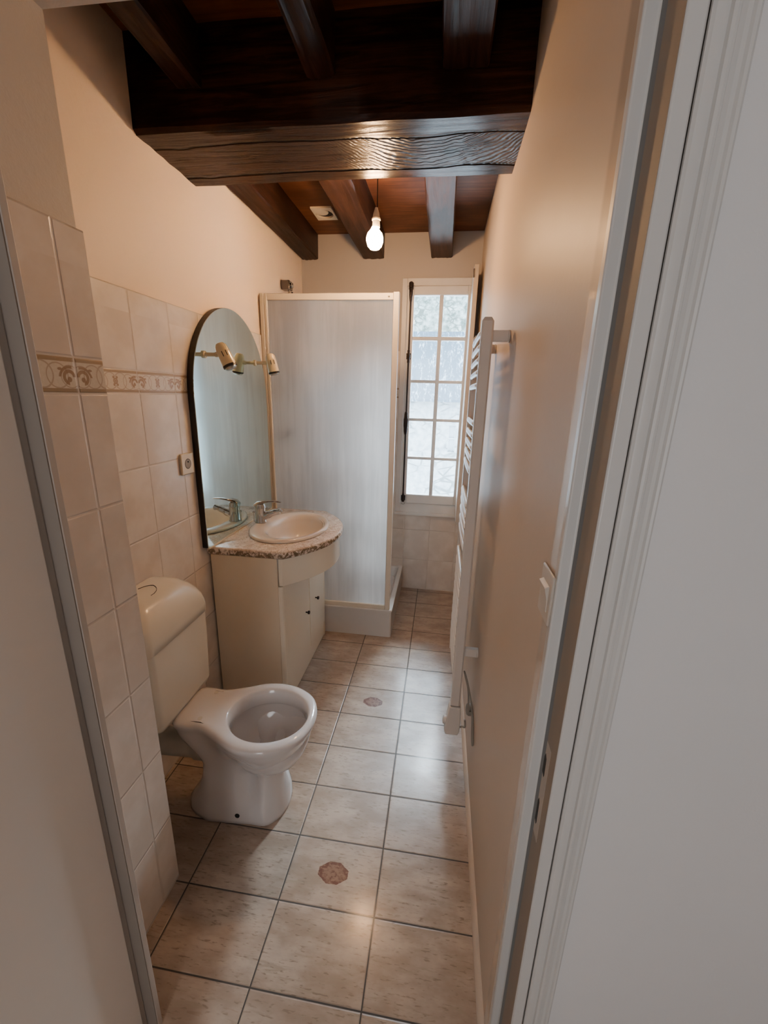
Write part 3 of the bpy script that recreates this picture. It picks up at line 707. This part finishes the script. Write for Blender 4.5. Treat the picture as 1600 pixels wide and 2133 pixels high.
def pan(bm):
    # nine half-outline controls each: rear centre ... front tip
    def base(g, z): return outline([(-.742 - g, 0), (-.738 - g, .080 + g), (-.66, .117 + g), (-.60, .117 + g), (-.55, .114 + g), (-.49, .108 + g), (-.43, .104 + g), (-.390 + g, .06 + g * .5), (-.377 + g, 0)], z)
    def mid(z, rx, fx_, wr, wm, wf): return outline([(rx, 0), (rx + .004, wr * .72), (rx + .05, wr), (-.60, (wr + wm) / 2), (-.55, wm), (-.50, (wm * .4 + wf * .6)), (-.44, wf), (fx_ - .022, wf * .62), (fx_, 0)], z)
    def col_(z, rx, fx_, wr, w1, w2, wf): return outline([(rx, 0), (rx + .004, wr * .74), (-.655, wr), (-.60, w1), (-.545, w1 * .78 + w2 * .22), (-.50, w2), (-.445, wf), (fx_ - .016, wf * .62), (fx_, 0)], z)
    def rim(g, z): return outline([(-.768 - g, 0), (-.764 - g, .088 + g), (-.72, .103 + g), (-.655, .101 + g), (-.585, .128 + g), (-.50, .165 + g), (-.40, .164 + g), (-.305 + g * .6, .108 + g), (-.272 + g, 0)], z)
    A_ = [(-.680, 0), (-.676, .062), (-.655, .086), (-.60, .086), (-.545, .078), (-.50, .070), (-.445, .098), (-.396, .064), (-.380, 0)]
    C_ = [(-.764, 0), (-.760, .084), (-.72, .099), (-.655, .097), (-.585, .124), (-.50, .161), (-.40, .160), (-.3075, .104), (-.276, 0)]
    def under(t_, z): return outline([(p[0] + (q[0] - p[0]) * t_, p[1] + (q[1] - p[1]) * t_) for p, q in zip(A_, C_)], z)
    R = [base(-.004, .0), base(0, .004), base(0, .02), base(-.002, .05), col_(.08, -.722, -.384, .109, .106, .092, .098),
         col_(.11, -.704, -.388, .104, .101, .070, .092), col_(.14, -.690, -.393, .100, .095, .056, .086), col_(.17, -.681, -.397, .096, .090, .048, .084), col_(.195, -.678, -.396, .093, .086, .052, .086), under(0, .22),
         under(.10, .242), under(.26, .265), under(.45, .288), under(.63, .31), under(.79, .332), under(.91, .353), under(.98, .372), rim(0, .388), rim(-.003, .396), rim(-.012, .401), rim(-.022, .402)]
    R += [oval(-.594, -.296, .132, .4015), oval(-.588, -.302, .127, .396), oval(-.583, -.306, .122, .385), oval(-.580, -.309, .119, .345), oval(-.588, -.300, .127, .338),
          oval(-.594, -.294, .133, .325), oval(-.585, -.308, .120, .27), oval(-.565, -.34, .09, .215), oval(-.55, -.38, .058, .180), oval(-.53, -.41, .035, .165)]
    ringloft(bm, R, True, True, True)
pn = obj('pan', pan, 'porc', toi, smooth=True, angle=80)
obj('water', lambda bm: ringloft(bm, [oval(-.553, -.372, .062, .1900), oval(-.553, -.372, .062, .1905)]), 'water', pn)
for y_, dx in ((TCY - .062, .012), (TCY + .070, 0)):
    obj('seat_bolt_hole', lambda bm: lathe(bm, [(.0085, 0), (.0085, .0006)], (-.684 + dx, y_, .4018), n=14), 'pvc', pn, smooth=True)
obj('floor_screw', lambda bm: lathe(bm, [(.009, 0), (.009, .004), (.005, .006)], (-.535, TCY - .1085, .040), (0, -1, .12), 12), 'dark', pn, smooth=True)
CXF, CHW = -.748, .172
def rrect(x0, x1, hw, z, r, n=5):
    pts = []
    for (cx_, cy_, a0) in ((x1 - r, hw - r, 0), (x0 + .004, hw - .004, 90), (x0 + .004, -hw + .004, 180), (x1 - r, -hw + r, 270)):
        rr_ = r if a0 in (0, 270) else .004
        for k in range(n + 1): pts.append((cx_ + rr_ * math.cos(math.radians(a0 + 90 * k / n)), TCY + cy_ + rr_ * math.sin(math.radians(a0 + 90 * k / n)), z))
    return pts
XT = LW + .003
obj('cistern', lambda bm: ringloft(bm, [rrect(XT, CXF - .016, CHW - .024, .400, .018), rrect(XT, CXF - .006, CHW - .018, .406, .022), rrect(XT, CXF - .003, CHW - .014, .42, .024), rrect(XT, CXF, CHW - .006, .60, .026), rrect(XT, CXF, CHW - .003, .700, .026)]), 'cist', toi, smooth=True, angle=50)
def lid(bm):
    R = [rrect(XT, CXF, CHW - .003, .7012, .026), rrect(XT, CXF + .003, CHW, .703, .028), rrect(XT, CXF + .003, CHW, .735, .028), rrect(XT, CXF + .001, CHW - .001, .752, .030), rrect(XT, CXF - .005, CHW - .004, .775, .034),
         rrect(XT, CXF - .016, CHW - .011, .800, .042), rrect(XT, CXF - .032, CHW - .023, .822, .05), rrect(XT, CXF - .055, CHW - .042, .841, .05), rrect(XT, CXF - .085, CHW - .068, .853, .04), rrect(XT, CXF - .115, CHW - .10, .858, .02)]
    ringloft(bm, R)
ld = obj('cistern_lid', lid, 'cist', toi, smooth=True, angle=60)
obj('push_button', lambda bm: tube(bm, [(-.853 + .030 * math.cos(a * .35 - .2), TCY - .02 + .045 * math.sin(a * .35 - .2), .8585 - .010 * max(0, math.cos(a * .35 - .2))) for a in range(10)], .0014, 6), 'dark', ld, smooth=True)
obj('waste_pipe', lambda bm: (lathe(bm, [(.050, 0), (.056, .004), (.056, .055), (.051, .061), (.049, .075), (.049, .238)], (-.672, TCY - .005, .232), (-1, 0, -.06), 24)), 'pvc', toi, smooth=True)
obj('flush_pipe', lambda bm: tube(bm, [(-.82, TCY, .40), (-.82, TCY, .335), (-.76, TCY, .325)], .02, 14), 'pvc', toi, smooth=True)

# ------------------------------------------------------------------ towel radiator
RX = .235
rad = thing('towel_radiator', 'white ladder towel radiator hung on the right wall', 'radiator', (RX, -.63, .19))
def railf(y, z0, z1):
    def f(bm):
        poly = [(RX - .019, -.012), (RX - .013, -.015), (RX + .013, -.015), (RX + .019, -.010), (RX + .019, .010), (RX + .013, .015), (RX - .013, .015), (RX - .019, .012)]
        q = [(a, y + b) for a, b in poly]
        sm = [(RX + (a - RX) * .6, y + b * .6) for a, b in poly]
        ringloft(bm, [[(*p, z0) for p in q], [(*p, z1 - .012) for p in q], [(*p, z1) for p in sm]])
    return f
NY, FY = -.818, -.440
obj('rail', railf(NY, .315, 1.762), 'rad', rad, smooth=True, angle=25)
obj('rail', railf(FY, .33, 1.758), 'rad', rad, smooth=True, angle=25)
rz = [1.718, 1.678, 1.638, 1.598, 1.557, 1.432, 1.390, 1.350, 1.309, 1.266, 1.140, 1.099, 1.058, 1.016, .975] + [.862 - .0415 * k for k in range(11)]
def rung_at(z):
    def f(bm):
        p = [(RX - .010, NY + .013, z), (RX - .013, NY + .05, z), (RX - .0145, -.63, z), (RX - .013, FY - .05, z), (RX - .010, FY - .013, z)]
        tube(bm, smooth_path(p, 5), .0105, 12)
    return f
r0 = obj('rung', rung_at(rz[0]), 'rad', rad, smooth=True)
for z in rz[1:]:
    c_ = r0.copy(); COL.objects.link(c_); c_.location = (r0.location[0], r0.location[1], r0.location[2] + z - rz[0])
for y, z in ((NY + .008, 1.708), (FY, 1.708), (NY + .008, .556)):
    obj('wall_bracket', lambda bm: (box(bm, RX + .016, RW - .0005, y - .010, y + .010, z - .017, z + .017), lathe(bm, [(.019, 0), (.019, .006)], (RW - .0005, y, z), (-1, 0, 0), 16)), 'rad', rad, bevel=.002)
def heater(bm):
    def s_(x0, x1, y0, y1, z): return [(x0, y0, z), (x1, y0, z), (x1, y1, z), (x0, y1, z)]
    ringloft(bm, [s_(.203, .252, NY - .034, NY + .018, .188), s_(.197, .258, NY - .036, NY + .022, .205), s_(.204, .260, NY - .030, NY + .022, .25), s_(.212, .258, NY - .022, NY + .018, .312)])
he = obj('heating_element', heater, 'rad', rad, bevel=.004)
obj('control_dial', lambda bm: lathe(bm, [(.017, 0), (.018, .004), (.016, .012), (.010, .014)], (.204, NY - .005, .235), (-1, 0, .12), 18), 'rad', he, smooth=True)
obj('power_cable', lambda bm: tube(bm, smooth_path([(.232, NY + .015, .190), (.245, NY + .03, .165), (.275, NY + .045, .165), (.285, NY + .022, .185), (.282, NY + .022, .222)], 6), .0042, 8), 'cable', rad, smooth=True)
co = thing('cable_outlet', 'small round grey cable outlet low on the right wall behind the radiator', 'outlet', (RW, -.76, .235))
obj('cover', lambda bm: lathe(bm, [(.026, 0), (.026, .010), (.021, .018), (.010, .022)], (RW - .0005, -.76, .245), (-1, 0, 0), 24), 'cable', co, smooth=True)
obj('cable_loop_with_shadow', lambda bm: tube(bm, smooth_path([(.296, -.770, .262), (.290, -.74, .33), (.27, -.72, .40), (.285, -.76, .37), (.302, -.83, .31), (.303, -.90, .245), (.3025, -.94, .235), (.3025, -.93, .27), (.303, -.86, .30), (.298, -.79, .255)], 7), .0035, 8), 'cable', co, smooth=True)  # cable loop, its path also traces the cable's shadow on the wall

# ------------------------------------------------------------------ sockets, switch, vent, bulb
so = thing('wall_socket', 'square ivory power socket on the tiles left of the mirror', 'socket', (LW, -.712, 1.23))
obj('plate', B(LW + .0005, LW + .011, -.755, -.671, 1.187, 1.272), 'socket', so, bevel=.004)
obj('socket_well', lambda bm: lathe(bm, [(.021, 0), (.0205, .0004), (.0195, .0012), (.0185, .0004)], (LW + .0108, -.713, 1.230), (1, 0, 0), 24), 'mirror_edge', so, smooth=True)
obj('socket_face', lambda bm: lathe(bm, [(.0185, 0), (.0182, .0005)], (LW + .0110, -.713, 1.230), (1, 0, 0), 24), 'cable', so)  # grey colour paints in the shade of the recessed face
obj('earth_pin', lambda bm: lathe(bm, [(.003, 0), (.003, .003)], (LW + .011, -.713, 1.238), (1, 0, 0), 10), 'dark', so)
lsw = thing('light_switch', 'beige light switch on the right wall beside the door frame', 'switch', (RW, -1.585, 1.208))
obj('plate', B(RW - .006, RW - .0003, -1.626, -1.556, 1.156, 1.244), 'switch', lsw, bevel=.003)
obj('rocker', lambda bm: prism(bm, [(RW - .0055, 1.174), (RW - .0075, 1.176), (RW - .008, 1.198), (RW - .0135, 1.218), (RW - .0055, 1.222)], 'y', -1.612, -1.572), 'switch', lsw, bevel=.001)
ve = thing('ceiling_vent', 'square cream vent plate with a dark round opening on the ceiling', 'vent', (-.66, .515, CZ))
vx, vy = -.661, .515
def vplate(bm):
    n = 40; R_ = .052; rect = []
    for k in range(n):
        a = 2 * PI * k / n; c_, s_ = math.cos(a), math.sin(a); m_ = max(abs(c_) / .062, abs(s_) / .085); rect.append((c_ / m_, s_ / m_))
    hole = [(R_ * math.cos(2 * PI * k / n), R_ * 1.15 * math.sin(2 * PI * k / n)) for k in range(n)]
    r = [[(vx + p[0], vy + p[1], CZ - .0005) for p in rect], [(vx + p[0], vy + p[1], CZ - .010) for p in rect], [(vx + p[0], vy + p[1], CZ - .010) for p in hole], [(vx + p[0], vy + p[1], CZ - .0005) for p in hole]]
    R2 = ringloft(bm, r, True, False, False)
obj('plate', vplate, 'socket', ve)
obj('opening', lambda bm: lathe(bm, [(.052, 0), (.052, .0006)], (vx, vy, CZ - .0016), n=32), 'dark', ve)
obj('inner_disc', lambda bm: lathe(bm, [(.038, 0), (.040, .002), (.040, .005)], (vx - .012, vy - .016, CZ - .0075), n=32), 'socket', ve, smooth=True)
bx, by, bz = -.237, -.18, 2.192
pb = thing('pendant_bulb', 'bare lit bulb hanging on a thin cable from the ceiling', 'light bulb', (bx, by, CZ))
obj('cable', lambda bm: tube(bm, [(bx + .010, by, CZ), (bx + .008, by, 2.45), (bx + .009, by, 2.31)], .0022, 8), 'dark', pb, smooth=True)
def sock(bm):
    lathe(bm, [(.013, 2.232), (.0165, 2.236), (.0165, 2.262), (.0195, 2.264), (.0195, 2.270), (.0165, 2.272), (.0135, 2.290), (.009, 2.302), (.006, 2.312)], (bx + .005, by, 0), n=20)
obj('lamp_holder', sock, 'socket', pb, smooth=True)
obj('bulb', lambda bm: lathe(bm, [(.006, -.043), (.020, -.040), (.031, -.029), (.0375, -.009), (.0375, .004), (.032, .021), (.020, .034), (.0135, .046)], (bx, by, bz), n=28), 'bulb', pb, smooth=True)

# ------------------------------------------------------------------ outside
nb = thing('stone_house', 'pale stone house with slate roof seen through the window', 'house', (.1, 10, -3))
obj('wall', BB((-6, .32, 10, 10.3, -3, 1.42), (.52, 6, 10, 10.3, -3, 1.42), (.32, .52, 10, 10.3, -3, 0), (.32, .52, 10, 10.3, .75, 1.42)), 'stone_low', nb)
obj('window', BB((.32, .345, 10.08, 10.14, 0, .75), (.495, .52, 10.08, 10.14, 0, .75), (.345, .495, 10.08, 10.14, .36, .39), (.345, .495, 10.16, 10.18, 0, .75)), 'extwin', nb)
obj('roof', lambda bm: prism(bm, [(9.7, 1.40), (12.6, 3.56), (12.6, 3.62), (9.66, 1.46)], 'x', -6, 6), 'slate', nb)
tag(obj('upper_stone_wall', B(-6, 6, 12.6, 13.0, 3.2, 6.0), 'stone_up'), 'mossy rubble stone wall above the slate roof outside', 'wall outside')

# ------------------------------------------------------------------ light
wd = bpy.data.worlds.new('overcast_sky'); scene.world = wd; wd.use_nodes = True
nt = wd.node_tree; bg = nt.nodes['Background']; bg.inputs[0].default_value = (.74, .88, 1, 1); bg.inputs[1].default_value = 20
def area(name, loc, rot, sx, sy, power, col, portal=False):
    l = bpy.data.lights.new(name, 'AREA'); l.shape = 'RECTANGLE'; l.size = sx; l.size_y = sy; l.energy = power; l.color = col
    o = bpy.data.objects.new(name, l); COL.objects.link(o); o.location = loc; o.rotation_euler = rot
    if portal: l.cycles.is_portal = True
    return o
area('window_portal', (.05, FW + .24, 1.48), (-PI / 2, 0, 0), .50, 1.62, 1, (1, 1, 1), True)
area('hall_fill', (-.30, -3.7, 1.35), (PI / 2, 0, 0), .5, 1.6, 10.5, (.97, .98, 1))  # added lamp behind the camera, stands in for an unseen hall window
sk = area('sky_fill', (1.5, 2.5, 4.0), (0, 0, 0), 3.2, 1.6, 3600, (.82, .92, 1)); sk.rotation_euler = (Vector((0, .9, 1.2)) - sk.location).to_track_quat('-Z', 'Y').to_euler()  # added lamp above the window, extra daylight and backlight for the shower pane

# ------------------------------------------------------------------ camera (matched to the tile grid)
cam = bpy.data.cameras.new('camera'); co_ = bpy.data.objects.new('camera', cam); COL.objects.link(co_)
R = ((0.99017703, 0.13746521, 0.02554945), (0.06149696, -0.2640704, -0.96254088), (-0.12556903, 0.95465708, -0.26993013))
mw = Matrix(((R[0][0], -R[1][0], -R[2][0], 0.11120986), (R[0][1], -R[1][1], -R[2][1], -2.26161576), (R[0][2], -R[1][2], -R[2][2], 1.51516837), (0, 0, 0, 1)))
co_.matrix_world = mw
cam.sensor_fit = 'VERTICAL'; cam.sensor_height = 36; cam.sensor_width = 36; cam.lens = 860.12 * 36 / 2133
cam.clip_start = .02; cam.clip_end = 100
scene.camera = co_
scene.view_settings.view_transform = 'AgX'
scene.view_settings.look = 'None'
scene.view_settings.exposure = .3
scene.cycles.max_bounces = 12; scene.cycles.diffuse_bounces = 6; scene.cycles.glossy_bounces = 6; scene.cycles.transmission_bounces = 8
scene.cycles.sample_clamp_indirect = 6
